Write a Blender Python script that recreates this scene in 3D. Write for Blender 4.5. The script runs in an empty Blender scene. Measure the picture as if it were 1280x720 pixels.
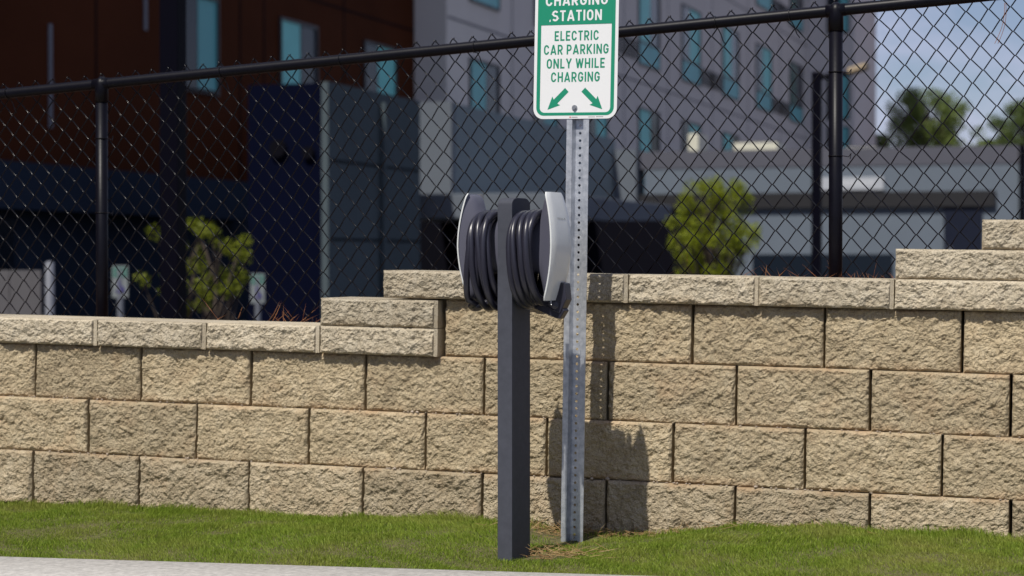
import bpy, bmesh, math, random
import numpy as np
from mathutils import Vector, Matrix

rad = math.radians
random.seed(5)
RNG = np.random.default_rng(11)
scene = bpy.context.scene
COL = scene.collection

# ------------------------------------------------------------------ camera
CAM = np.array([2.326, -6.715, 0.7455])
YAW, PITCH, F = -0.3195, 0.012, 2500.0          # px at 1280 wide
cam_d = bpy.data.cameras.new('camera')
cam = bpy.data.objects.new('camera', cam_d)
COL.objects.link(cam)
cam.location = CAM
cam.rotation_euler = (math.pi/2 - PITCH, 0, -YAW)
cam_d.sensor_width = 36.0
cam_d.lens = F/1280*36.0
cam_d.clip_start, cam_d.clip_end = 0.1, 3000
cam_d.dof.use_dof = True
cam_d.dof.focus_distance = 6.70
cam_d.dof.aperture_fstop = 3.2
scene.camera = cam

# ------------------------------------------------------------------ sky and sun
LIGHT = Vector((0.122, 0.62, -0.85)).normalized()      # direction sunlight travels
elev = math.asin(-LIGHT.z)
azim = math.atan2(-LIGHT.x, -LIGHT.y)
world = bpy.data.worlds.new('World')
scene.world = world
world.use_nodes = True
wt = world.node_tree
wt.nodes.clear()
def wn(t, **k):
    n = wt.nodes.new(t)
    for a, b in k.items(): setattr(n, a, b)
    return n
sky = wn('ShaderNodeTexSky', sky_type='NISHITA', sun_disc=False)
sky.sun_elevation, sky.sun_rotation = elev, azim
sky.air_density, sky.dust_density, sky.ozone_density = 1.0, 0.35, 1.0
bg = wn('ShaderNodeBackground')
bg.inputs['Strength'].default_value = 0.058
tcw = wn('ShaderNodeTexCoord')
mpw = wn('ShaderNodeMapping'); mpw.inputs['Scale'].default_value = (3.6, 3.6, 11.0)
mpw.inputs['Location'].default_value = (1.3, 0.4, 0.2)
nzw = wn('ShaderNodeTexNoise'); nzw.inputs['Scale'].default_value = 1.6; nzw.inputs['Detail'].default_value = 7; nzw.inputs['Roughness'].default_value = 0.6
rpw = wn('ShaderNodeValToRGB')
rpw.color_ramp.elements[0].position = 0.44; rpw.color_ramp.elements[0].color = (0.17, 0.17, 0.17, 1)
rpw.color_ramp.elements[1].position = 0.66; rpw.color_ramp.elements[1].color = (0.95, 0.95, 0.95, 1)
mxw = wn('ShaderNodeMixRGB'); mxw.inputs[2].default_value = (8.6, 8.9, 11.8, 1)
ouw = wn('ShaderNodeOutputWorld')
L = wt.links.new
L(tcw.outputs['Generated'], mpw.inputs[0]); L(mpw.outputs[0], nzw.inputs['Vector'])
L(nzw.outputs['Fac'], rpw.inputs[0]); L(rpw.outputs[0], mxw.inputs[0])
tnw = wn('ShaderNodeMixRGB', blend_type='MULTIPLY'); tnw.inputs[0].default_value = 1.0; tnw.inputs[2].default_value = (0.88, 0.92, 1.10, 1)
L(sky.outputs[0], tnw.inputs[1]); L(tnw.outputs[0], mxw.inputs[1]); L(mxw.outputs[0], bg.inputs[0]); L(bg.outputs[0], ouw.inputs[0])

sun_d = bpy.data.lights.new('sun', 'SUN')
sun_d.energy = 4.6
sun_d.angle = rad(0.53)
sun_d.color = (1.0, 0.95, 0.86)
sun = bpy.data.objects.new('sun', sun_d)
COL.objects.link(sun)
sun.rotation_euler = LIGHT.to_track_quat('-Z', 'Y').to_euler()
sun.location = (-4, -20, 25)

scene.render.engine = 'CYCLES'
scene.cycles.use_denoising = True
scene.cycles.max_bounces = 8
scene.view_settings.view_transform = 'Standard'
scene.view_settings.look = 'None'
scene.view_settings.gamma = 1.0
scene.view_settings.use_curve_mapping = False
scene.view_settings.exposure = 0.12

# ------------------------------------------------------------------ helpers: rays of the survey
FW = np.array([math.sin(YAW), math.cos(YAW), 0.0])
RT = np.array([math.cos(YAW), -math.sin(YAW), 0.0])
def ray(u, v):
    xr = (u-640)/F; zf = (360-v)/F
    yr = math.cos(PITCH)+zf*math.sin(PITCH); zr = zf*math.cos(PITCH)-math.sin(PITCH)
    return np.array([xr*math.cos(YAW)+yr*math.sin(YAW), -xr*math.sin(YAW)+yr*math.cos(YAW), zr])
def onY(u, v, Y): d = ray(u, v); return CAM+d*((Y-CAM[1])/d[1])
def onX(u, v, X): d = ray(u, v); return CAM+d*((X-CAM[0])/d[0])
def atD(u, v, D): d = ray(u, v); return CAM+d*(D/(d@FW))

# ------------------------------------------------------------------ helpers: materials
def mat(name, color, rough=0.6, metal=0.0, var=0.0, vscale=20.0, bump=0.0, bscale=200.0, color2=None, spec=0.5, coat=0.0):
    m = bpy.data.materials.new(name); m.use_nodes = True
    nt = m.node_tree; b = nt.nodes['Principled BSDF']
    b.inputs['Base Color'].default_value = (*color, 1)
    b.inputs['Roughness'].default_value = rough
    b.inputs['Metallic'].default_value = metal
    b.inputs['Specular IOR Level'].default_value = spec
    b.inputs['Coat Weight'].default_value = coat
    tc = nt.nodes.new('ShaderNodeTexCoord')
    if var or color2:
        n = nt.nodes.new('ShaderNodeTexNoise'); n.inputs['Scale'].default_value = vscale; n.inputs['Detail'].default_value = 6
        n.inputs['Roughness'].default_value = 0.65
        r = nt.nodes.new('ShaderNodeValToRGB')
        c2 = color2 or tuple(min(1, c*(1+var)) for c in color)
        c1 = color if color2 else tuple(c*(1-var) for c in color)
        r.color_ramp.elements[0].position = 0.3; r.color_ramp.elements[0].color = (*c1, 1)
        r.color_ramp.elements[1].position = 0.7; r.color_ramp.elements[1].color = (*c2, 1)
        nt.links.new(tc.outputs['Object'], n.inputs['Vector'])
        nt.links.new(n.outputs['Fac'], r.inputs[0]); nt.links.new(r.outputs[0], b.inputs['Base Color'])
    if bump:
        n2 = nt.nodes.new('ShaderNodeTexNoise'); n2.inputs['Scale'].default_value = bscale; n2.inputs['Detail'].default_value = 4
        bp = nt.nodes.new('ShaderNodeBump'); bp.inputs['Strength'].default_value = bump; bp.inputs['Distance'].default_value = 0.002
        nt.links.new(tc.outputs['Object'], n2.inputs['Vector'])
        nt.links.new(n2.outputs['Fac'], bp.inputs['Height']); nt.links.new(bp.outputs[0], b.inputs['Normal'])
    return m

def block_mat(name, lo, mid, hi, dirt, dirt_amt):
    m = bpy.data.materials.new(name); m.use_nodes = True
    nt = m.node_tree; b = nt.nodes['Principled BSDF']; N = nt.nodes.new; K = nt.links.new
    b.inputs['Roughness'].default_value = 0.95
    b.inputs['Specular IOR Level'].default_value = 0.2
    tc = N('ShaderNodeTexCoord'); oi = N('ShaderNodeObjectInfo')
    mul = N('ShaderNodeMath'); mul.operation = 'MULTIPLY'; mul.inputs[1].default_value = 37.0
    K(oi.outputs['Random'], mul.inputs[0])
    ad = N('ShaderNodeVectorMath'); ad.operation = 'ADD'
    K(tc.outputs['Object'], ad.inputs[0]); K(mul.outputs[0], ad.inputs[1])
    def noise(sc, det=5, ro=0.6):
        n = N('ShaderNodeTexNoise'); n.inputs['Scale'].default_value = sc; n.inputs['Detail'].default_value = det
        n.inputs['Roughness'].default_value = ro; K(ad.outputs[0], n.inputs['Vector']); return n
    a = noise(13, 6, 0.7)
    r = N('ShaderNodeValToRGB'); e = r.color_ramp.elements
    e[0].position = 0.28; e[0].color = (*lo, 1); e[1].position = 0.74; e[1].color = (*hi, 1)
    x = e.new(0.5); x.color = (*mid, 1)
    K(a.outputs['Fac'], r.inputs[0])
    # light and dark aggregate grains
    g = noise(230, 3, 0.7)
    gr = N('ShaderNodeValToRGB'); ge = gr.color_ramp.elements
    ge[0].position = 0.30; ge[0].color = (0.42, 0.41, 0.40, 1); ge[1].position = 0.70; ge[1].color = (1.45, 1.44, 1.42, 1)
    x = ge.new(0.42); x.color = (0.92, 0.92, 0.92, 1); x = ge.new(0.6); x.color = (1.04, 1.04, 1.04, 1)
    K(g.outputs['Fac'], gr.inputs[0])
    m1 = N('ShaderNodeMixRGB'); m1.blend_type = 'MULTIPLY'; m1.inputs[0].default_value = 1
    K(r.outputs[0], m1.inputs[1]); K(gr.outputs[0], m1.inputs[2])
    vo = N('ShaderNodeTexVoronoi'); vo.inputs['Scale'].default_value = 95; K(ad.outputs[0], vo.inputs['Vector'])
    vr = N('ShaderNodeMapRange'); vr.inputs[1].default_value = 0.10; vr.inputs[2].default_value = 0.24; vr.inputs[3].default_value = 0.45; vr.inputs[4].default_value = 1.0
    K(vo.outputs['Distance'], vr.inputs[0])
    m0 = N('ShaderNodeMixRGB'); m0.blend_type = 'MULTIPLY'; m0.inputs[0].default_value = 0.75
    K(m1.outputs[0], m0.inputs[1]); K(vr.outputs[0], m0.inputs[2]); m1 = m0
    # tone from block to block
    mr = N('ShaderNodeMapRange'); mr.inputs[3].default_value = 0.84; mr.inputs[4].default_value = 1.12
    K(oi.outputs['Random'], mr.inputs[0])
    m2 = N('ShaderNodeMixRGB'); m2.blend_type = 'MULTIPLY'; m2.inputs[0].default_value = 1
    K(m1.outputs[0], m2.inputs[1]); K(mr.outputs[0], m2.inputs[2])
    # clay washed along the lower and upper arris
    sx = N('ShaderNodeSeparateXYZ'); K(tc.outputs['Object'], sx.inputs[0])
    lowm = N('ShaderNodeMapRange'); lowm.inputs[1].default_value = 0.0; lowm.inputs[2].default_value = 0.036
    lowm.inputs[3].default_value = 1.0; lowm.inputs[4].default_value = 0.0
    K(sx.outputs['Z'], lowm.inputs[0])
    topm = N('ShaderNodeMapRange'); topm.inputs[1].default_value = 0.178; topm.inputs[2].default_value = 0.205
    K(sx.outputs['Z'], topm.inputs[0])
    edg = N('ShaderNodeMath'); edg.operation = 'MAXIMUM'; K(lowm.outputs[0], edg.inputs[0]); K(topm.outputs[0], edg.inputs[1])
    dn = noise(9, 4, 0.6)
    dr = N('ShaderNodeMapRange'); dr.inputs[1].default_value = 0.42; dr.inputs[2].default_value = 0.66; K(dn.outputs['Fac'], dr.inputs[0])
    dm = N('ShaderNodeMath'); dm.operation = 'MULTIPLY'; K(edg.outputs[0], dm.inputs[0]); K(dr.outputs[0], dm.inputs[1])
    dn2 = noise(7, 3, 0.5)
    dr2 = N('ShaderNodeMapRange'); dr2.inputs[1].default_value = 0.58; dr2.inputs[2].default_value = 0.8; dr2.inputs[4].default_value = 0.55; K(dn2.outputs['Fac'], dr2.inputs[0])
    mx = N('ShaderNodeMath'); mx.operation = 'MAXIMUM'; K(dm.outputs[0], mx.inputs[0]); K(dr2.outputs[0], mx.inputs[1])
    da = N('ShaderNodeMath'); da.operation = 'MULTIPLY'; da.inputs[1].default_value = dirt_amt; K(mx.outputs[0], da.inputs[0])
    m3 = N('ShaderNodeMixRGB'); m3.inputs[2].default_value = (*dirt, 1)
    K(da.outputs[0], m3.inputs[0]); K(m2.outputs[0], m3.inputs[1]); K(m3.outputs[0], b.inputs['Base Color'])
    bn = noise(330, 4, 0.7); bp = N('ShaderNodeBump'); bp.inputs['Strength'].default_value = 0.9; bp.inputs['Distance'].default_value = 0.003
    K(bn.outputs['Fac'], bp.inputs['Height']); K(bp.outputs[0], b.inputs['Normal'])
    return m

def leaf_mat(name, c1, c2, trans=0.35, dry=None, dryamt=0.0, patch=1.4):
    m = bpy.data.materials.new(name); m.use_nodes = True
    nt = m.node_tree; nt.nodes.clear(); N = nt.nodes.new; K = nt.links.new
    ge = N('ShaderNodeNewGeometry'); r = N('ShaderNodeValToRGB')
    r.color_ramp.elements[0].color = (*c1, 1); r.color_ramp.elements[1].color = (*c2, 1)
    K(ge.outputs['Random Per Island'], r.inputs[0])
    col = r.outputs[0]
    tc = N('ShaderNodeTexCoord')
    if dry:
        n = N('ShaderNodeTexNoise'); n.inputs['Scale'].default_value = patch; n.inputs['Detail'].default_value = 5; n.inputs['Roughness'].default_value = 0.65
        K(tc.outputs['Object'], n.inputs['Vector'])
        mr = N('ShaderNodeMapRange'); mr.inputs[1].default_value = 0.45; mr.inputs[2].default_value = 0.75; mr.inputs[4].default_value = dryamt
        K(n.outputs['Fac'], mr.inputs[0])
        mx = N('ShaderNodeMixRGB'); mx.inputs[2].default_value = (*dry, 1)
        K(mr.outputs[0], mx.inputs[0]); K(col, mx.inputs[1]); col = mx.outputs[0]
    d = N('ShaderNodeBsdfPrincipled'); d.inputs['Roughness'].default_value = 0.55; d.inputs['Specular IOR Level'].default_value = 0.25
    t = N('ShaderNodeBsdfTranslucent'); s = N('ShaderNodeMixShader'); s.inputs[0].default_value = trans
    o = N('ShaderNodeOutputMaterial')
    K(col, d.inputs['Base Color']); K(col, t.inputs[0]); K(d.outputs[0], s.inputs[1]); K(t.outputs[0], s.inputs[2]); K(s.outputs[0], o.inputs[0])
    return m

# ------------------------------------------------------------------ helpers: objects
def link(name, me, m=None, parent=None):
    o = bpy.data.objects.new(name, me); COL.objects.link(o)
    if m is not None:
        ms = m if isinstance(m, (list, tuple)) else [m]
        if not me.materials:
            for q in ms: me.materials.append(q)
    if parent is not None: o.parent = parent
    return o
def empty(name, loc=(0, 0, 0), rot=(0, 0, 0)):
    o = bpy.data.objects.new(name, None); COL.objects.link(o)
    o.location = loc; o.rotation_euler = rot; o.empty_display_size = 0.1
    return o
def tag(o, label=None, cat=None, group=None, kind=None):
    if label: o['label'] = label
    if cat: o['category'] = cat
    if group: o['group'] = group
    if kind: o['kind'] = kind
    return o
def pymesh(name, v, f, smooth=False):
    me = bpy.data.meshes.new(name); me.from_pydata([tuple(map(float, p)) for p in v], [], f); me.update()
    if smooth:
        me.polygons.foreach_set('use_smooth', [True]*len(me.polygons))
    return me
def fastmesh(name, verts, faces):            # numpy verts (n,3), faces (m,k) of one size
    me = bpy.data.meshes.new(name)
    verts = np.ascontiguousarray(verts, dtype=np.float32); faces = np.ascontiguousarray(faces, dtype=np.int32)
    m, k = faces.shape
    me.vertices.add(len(verts)); me.vertices.foreach_set('co', verts.ravel())
    me.loops.add(m*k); me.loops.foreach_set('vertex_index', faces.ravel())
    me.polygons.add(m); me.polygons.foreach_set('loop_start', np.arange(0, m*k, k, dtype=np.int32))
    me.update(calc_edges=True); me.validate()
    return me
class MB:
    def __init__(s): s.v = []; s.f = []
    def box(s, x0, x1, y0, y1, z0, z1):
        n = len(s.v)
        s.v += [(x0,y0,z0),(x1,y0,z0),(x1,y1,z0),(x0,y1,z0),(x0,y0,z1),(x1,y0,z1),(x1,y1,z1),(x0,y1,z1)]
        s.f += [(n,n+3,n+2,n+1),(n+4,n+5,n+6,n+7),(n,n+1,n+5,n+4),(n+1,n+2,n+6,n+5),(n+2,n+3,n+7,n+6),(n+3,n,n+4,n+7)]
        return s
    def tube(s, pts, r, n=8, caps=True):
        pts = [np.array(p, float) for p in pts]; base = len(s.v)
        rs = r if hasattr(r, '__len__') else [r]*len(pts)
        up = None
        for i, p in enumerate(pts):
            t = pts[min(i+1, len(pts)-1)]-pts[max(i-1, 0)]; t = t/(np.linalg.norm(t)+1e-12)
            if up is None:
                a = np.array([0, 0, 1.0]) if abs(t[2]) < 0.9 else np.array([1.0, 0, 0])
                up = np.cross(t, a)
            up = up-t*(up@t); up = up/(np.linalg.norm(up)+1e-12); w = np.cross(t, up)
            for k in range(n):
                c = 2*math.pi*k/n
                s.v.append(tuple(p+rs[i]*(math.cos(c)*up+math.sin(c)*w)))
        for i in range(len(pts)-1):
            for k in range(n):
                a = base+i*n+k; b = base+i*n+(k+1) % n
                s.f.append((a, b, b+n, a+n))
        if caps:
            s.f.append(tuple(base+k for k in reversed(range(n))))
            s.f.append(tuple(base+(len(pts)-1)*n+k for k in range(n)))
        return s
    def prism(s, poly, a0, a1, axis='x'):     # polygon in the other two axes, extruded along axis
        n = len(s.v); k = len(poly)
        for a in (a0, a1):
            for (p, q) in poly:
                s.v.append({'x': (a, p, q), 'y': (p, a, q), 'z': (p, q, a)}[axis])
        s.f.append(tuple(n+i for i in range(k))); s.f.append(tuple(n+k+i for i in reversed(range(k))))
        for i in range(k):
            j = (i+1) % k; s.f.append((n+j, n+i, n+k+i, n+k+j))
        return s
    def build(s, name, m=None, parent=None, smooth=False, bevel=0.0):
        me = bpy.data.meshes.new(name); me.from_pydata(s.v, [], s.f); me.update()
        bm = bmesh.new(); bm.from_mesh(me); bmesh.ops.recalc_face_normals(bm, faces=bm.faces)
        if bevel:
            bmesh.ops.bevel(bm, geom=[e for e in bm.edges if e.calc_face_angle(0) > 0.6], offset=bevel, segments=2, affect='EDGES', profile=0.6)
        bm.to_mesh(me); bm.free()
        if smooth: me.polygons.foreach_set('use_smooth', [True]*len(me.polygons))
        return link(name, me, m, parent)

def lattice(nx, nz, w, h, cell, rng):
    a = rng.uniform(0.35, 1.2); ca_, sa_ = math.cos(a), math.sin(a)
    x = np.linspace(0, w, nx)[None, :]; z = np.linspace(0, h, nz)[:, None]
    u = (x*ca_+z*sa_)/cell+rng.random(); v = (-x*sa_+z*ca_)/cell+w*sa_/cell+1+rng.random()
    ui, vi = u.astype(int), v.astype(int); fu, fv = u-ui, v-vi
    fu = fu*fu*(3-2*fu); fv = fv*fv*(3-2*fv)
    g = rng.random((vi.max()+3, ui.max()+3))*2-1
    return (g[vi, ui]*(1-fu)+g[vi, ui+1]*fu)*(1-fv)+(g[vi+1, ui]*(1-fu)+g[vi+1, ui+1]*fu)*fv

# ------------------------------------------------------------------ materials
M = {}
M['block'] = block_mat('split_face_block', (0.32, 0.256, 0.166), (0.425, 0.348, 0.230), (0.495, 0.418, 0.292), (0.40, 0.24, 0.13), 0.5)
M['cap'] = block_mat('split_face_cap', (0.35, 0.30, 0.22), (0.46, 0.40, 0.30), (0.53, 0.475, 0.375), (0.34, 0.24, 0.13), 0.45)
M['footing'] = block_mat('split_face_footing', (0.31, 0.250, 0.166), (0.415, 0.343, 0.235), (0.485, 0.413, 0.300), (0.34, 0.22, 0.12), 0.7)
M['curb'] = mat('curb_concrete', (0.47, 0.455, 0.43), 0.9, var=0.28, vscale=45, bump=0.5, bscale=350)
M['asphalt'] = mat('asphalt', (0.05, 0.05, 0.052), 0.95, var=0.25, vscale=60, bump=0.8, bscale=300)
M['soil'] = mat('soil', (0.095, 0.085, 0.035), 0.95, var=0.35, vscale=25, bump=0.6, bscale=120)
M['bank'] = mat('bank_mulch', (0.16, 0.085, 0.05), 0.95, var=0.4, vscale=12, bump=0.7, bscale=80)
M['grass'] = leaf_mat('grass_blade', (0.12, 0.205, 0.014), (0.34, 0.43, 0.065), 0.40, dry=(0.42, 0.36, 0.13), dryamt=0.55, patch=2.6)
M['straw'] = leaf_mat('dry_straw', (0.24, 0.13, 0.05), (0.46, 0.34, 0.17), 0.15)
M['needle'] = leaf_mat('pine_needle', (0.20, 0.065, 0.025), (0.42, 0.19, 0.08), 0.1)
M['black'] = mat('black_vinyl', (0.0035, 0.0035, 0.007), 0.40, var=0.2, vscale=30, spec=0.16, bump=0.1, bscale=120)
M['wire'] = mat('black_wire', (0.004, 0.004, 0.006), 0.25, spec=0.32)
M['galv'] = mat('galvanised_steel', (0.38, 0.41, 0.46), 0.42, metal=0.75, color2=(0.72, 0.74, 0.78), vscale=42, bump=0.15, bscale=150)
M['sheet'] = mat('sign_sheet', (0.72, 0.73, 0.74), 0.4)
M['green'] = mat('sign_green', (0.008, 0.235, 0.135), 0.4)
M['bolt'] = mat('bolt_steel', (0.45, 0.46, 0.47), 0.35, metal=0.9)
M['post'] = mat('pedestal_paint', (0.060, 0.064, 0.080), 0.55, var=0.10, vscale=40, bump=0.08, bscale=900, spec=0.08)
M['housing'] = mat('housing_plastic', (0.085, 0.086, 0.118), 0.45, bump=0.1, bscale=900)
M['silver'] = mat('silver_faceplate', (0.60, 0.62, 0.62), 0.33, metal=0.0, coat=0.3, var=0.03, vscale=18)
M['cable'] = mat('cable_rubber', (0.020, 0.020, 0.032), 0.33, bump=0.12, bscale=140)
M['letter'] = mat('plate_lettering', (0.33, 0.34, 0.34), 0.4)
M['pebble'] = mat('pebble', (0.40, 0.33, 0.27), 0.9, var=0.3, vscale=60)
M['redmark'] = mat('red_print', (0.5, 0.04, 0.03), 0.5)
M['print'] = mat('grey_print', (0.2, 0.2, 0.2), 0.5)

# ------------------------------------------------------------------ ground
WALL_TILT = 0.01519
CURB_Y = -0.86
def curb_z(x): return -0.240+0.020*(x+1.4)
def ground(x, y):
    t = np.clip(-y/abs(CURB_Y), 0, 1.0)
    zw = -0.172+0.008*np.tanh((x+0.5)*1.2)
    zw = zw-0.032*np.exp(-((x-0.47)/0.27)**4)
    zw = zw+0.022*np.exp(-((x-1.35)/0.6)**2)
    zc = curb_z(x)-0.018
    z = zw*(1-t)+zc*t
    z = z+0.018*np.sin(np.pi*t)*(0.4+0.6*np.tanh(np.abs(x-0.4)*2))
    z = z+0.007*np.sin(x*7.1+y*3.0)*np.sin(y*8.0+x*2.2)+0.004*np.sin(x*19+1)*np.sin(y*17+x*5)
    return z
nx, ny = 260, 44
gx = np.linspace(-6, 6, nx); gy = np.linspace(CURB_Y+0.004, 0.12, ny)
GX, GY = np.meshgrid(gx, gy)
V = np.stack([GX, GY, ground(GX, GY)], -1).reshape(-1, 3)
I = np.arange(nx*ny).reshape(ny, nx)
Q = np.stack([I[:-1, :-1], I[:-1, 1:], I[1:, 1:], I[1:, :-1]], -1).reshape(-1, 4)
verge = link('verge_ground', fastmesh('verge_ground', V, Q), M['soil']); tag(verge, kind='structure')
verge.data.polygons.foreach_set('use_smooth', [True]*len(verge.data.polygons))

# grass blades
def blades(n, xr, yr, hmin, hmax, wid, seed, mask=None, leanamt=0.6):
    r = np.random.default_rng(seed)
    x = r.uniform(*xr, n); y = r.uniform(*yr, n)
    if mask is not None:
        k = r.random(n) < mask(x, y); x, y = x[k], y[k]; n = len(x)
    z = ground(x, y)-0.003
    tuft = 0.75+0.35*np.sin(x*11+3*np.sin(y*9))*np.sin(y*13+2*np.sin(x*7))
    h = r.uniform(hmin, hmax, n)*tuft
    a = r.uniform(0, 2*np.pi, n); lean = r.normal(0, leanamt, n)
    flow = 0.9*np.sin(x*3.1+1.3*np.sin(y*6))+0.5*np.sin(x*9+y*5)
    dx = np.cos(a)*lean*0.8+0.35*flow; dy = np.sin(a)*lean*0.8-0.12
    b = r.uniform(0, np.pi, n); wx, wy = np.cos(b)*wid*r.uniform(0.6, 1.3, n), np.sin(b)*wid*r.uniform(0.6, 1.3, n)
    P = np.stack([x, y, z], -1); Wv = np.stack([wx, wy, 0*wx], -1)*0.5
    mid = P+np.stack([dx*h*0.35, dy*h*0.35, h*0.6], -1); tip = P+np.stack([dx*h, dy*h, h*0.95], -1)
    v = np.stack([P-Wv, P+Wv, mid+Wv*0.8, mid-Wv*0.8, tip], 1).reshape(-1, 3)
    o = np.arange(n)[:, None]*5
    t = np.concatenate([o+[0, 1, 2], o+[0, 2, 3], o+[3, 2, 4]], 1).reshape(-1, 3)
    return v, t
def bare(x, y):
    c = np.ones_like(x)
    c *= 1-0.93*np.exp(-(((x-0.30)/0.20)**2+((y+0.12)/0.16)**2)**1.3)
    c *= 1-0.85*np.exp(-(((x-0.55)/0.26)**2+((y+0.0)/0.10)**2)**1.3)
    c *= 1-0.95*np.exp(-(((x-0.36)/0.13)**2+((y+0.55)/0.12)**2)**2)
    c *= 0.55+0.45*np.clip((y-CURB_Y)/0.05, 0, 1)
    return c
v1, t1 = blades(330000, (-2.7, 2.6), (CURB_Y, 0.0), 0.009, 0.024, 0.0019, 3, bare)
v2, t2 = blades(13000, (-2.7, 2.6), (-0.10, 0.0), 0.022, 0.046, 0.0022, 4, bare, 0.45)
v3, t3 = blades(14000, (-6, -2.7), (CURB_Y, 0.0), 0.02, 0.04, 0.006, 5, bare)
v4, t4 = blades(14000, (2.6, 6), (CURB_Y, 0.0), 0.02, 0.04, 0.006, 6, bare)
vv, tt, o = [], [], 0
for v_, t_ in ((v1, t1), (v2, t2), (v3, t3), (v4, t4)):
    vv.append(v_); tt.append(t_+o); o += len(v_)
turf = link('turf_grass', fastmesh('turf_grass', np.concatenate(vv), np.concatenate(tt)), M['grass'])
tag(turf, 'short green turf growing along the foot of the block wall', 'grass', kind='stuff')

def sticks(n, place, lmin, lmax, wid, seed, flat=0.25):
    r = np.random.default_rng(seed); P = place(r, n)
    l = r.uniform(lmin, lmax, n); a = r.uniform(0, 2*np.pi, n); e = np.abs(r.normal(0, flat, n))
    d = np.stack([np.cos(a)*np.cos(e), np.sin(a)*np.cos(e), np.sin(e)], -1)
    sag = np.stack([-np.sin(a), np.cos(a), 0*a], -1)*(r.normal(0, 0.12, n)*l)[:, None]
    up = np.array([0, 0, 1.0]); s = np.cross(d, up); s /= np.linalg.norm(s, axis=1)[:, None]+1e-9
    w1 = s*wid*0.5; w2 = np.cross(s, d)*wid*0.5
    mid = P+d*(l*0.5)[:, None]+sag; tip = P+d*l[:, None]
    v = np.stack([P-w1, P+w1, P+w2*1.6, mid-w1, mid+w1, mid+w2*1.6, tip], 1).reshape(-1, 3)
    o = np.arange(n)[:, None]*7
    q = [[0,1,4],[0,4,3],[1,2,5],[1,5,4],[2,0,3],[2,3,5],[3,4,6],[4,5,6],[5,3,6]]
    return v, np.concatenate([o+k for k in q], 1).reshape(-1, 3)
def place_dry(r, n):
    k = r.choice(4, n, p=[0.36, 0.26, 0.28, 0.10])
    cx = np.array([0.30, 0.57, 0.42, 0.95])[k]; cy = np.array([-0.08, -0.04, -0.52, -0.05])[k]
    sx = np.array([0.09, 0.14, 0.075, 0.35])[k]; sy = np.array([0.05, 0.03, 0.05, 0.03])[k]
    x = cx+r.normal(0, 1, n)*sx; y = np.minimum(cy+r.normal(0, 1, n)*sy, -0.012)
    return np.stack([x, y, ground(x, y)+r.uniform(0.0, 0.016, n)], -1)
sv, st = sticks(480, place_dry, 0.03, 0.10, 0.0018, 8, 0.3)
dry = link('dry_straw', fastmesh('dry_straw', sv, st), M['straw']); tag(dry, 'dead straw matted round the post feet in the turf', 'straw', kind='stuff')

# kerb and street
def strip(name, prof, x0, x1, zfun, m, seg=60, bevel=0):
    v = []; f = []; k = len(prof)
    for i in range(seg+1):
        x = x0+(x1-x0)*i/seg
        for (y, z) in prof: v.append((x, y, z+zfun(x)))
    for i in range(seg):
        for j in range(k-1):
            a = i*k+j; f.append((a, a+k, a+k+1, a+1))
    o = link(name, pymesh(name, v, f, True), m); return o
arc = [(CURB_Y-0.50+0.03-0.03*math.cos(a), -0.03+0.03*math.sin(a)) for a in np.linspace(0, math.pi/2, 6)]
kerb = strip('kerb', [(CURB_Y-0.505, -0.16)]+arc+[(CURB_Y-0.006, 0.0), (CURB_Y-0.0, -0.006), (CURB_Y, -0.2)], -9, 9, curb_z, M['curb'])
tag(kerb, kind='structure')
gut = strip('gutter', [(CURB_Y-0.92, -0.150), (CURB_Y-0.502, -0.165)], -9, 9, curb_z, M['curb'], 8); tag(gut, kind='structure')
road = strip('road', [(-30, -0.13), (CURB_Y-0.919, -0.156)], -60, 60, lambda x: -0.212, M['asphalt'], 4); tag(road, kind='structure')

# ground behind the wall: bank falling to a lower lot that runs to the horizon
prof = [(0.16, 0.40), (0.30, 0.455), (0.9, 0.44), (2.2, 0.15), (5.0, -0.9), (10.0, -2.6), (14.0, -2.75), (40, -2.75), (150, -2.75), (1500, -2.75)]
v = []; f = []; xs = [-900, -60, -20, -6, -3, -1.2, -0.6, -0.3, 0.2, 0.8, 1.4, 1.9, 3, 6, 20, 60, 900]
for x in xs:
    st_ = 0.0 if x < -0.5 else min(0.28, 0.205+max(0, (x-1.2))*0.16)
    for (y, z) in prof:
        k = max(0.0, 1-y/8)
        v.append((x, y, z+st_*k-WALL_TILT*max(-3, min(3, x))*k))
k = len(prof)
for i in range(len(xs)-1):
    for j in range(k-1):
        a = i*k+j; f.append((a, a+k, a+k+1, a+1))
lot = link('ground', pymesh('ground', v, f), M['bank']); tag(lot, kind='structure')
lotpave = MB().box(-120, 120, 12.5, 120, -2.85, -2.735).build('parking_lot', M['asphalt']); tag(lotpave, kind='structure')

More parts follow.
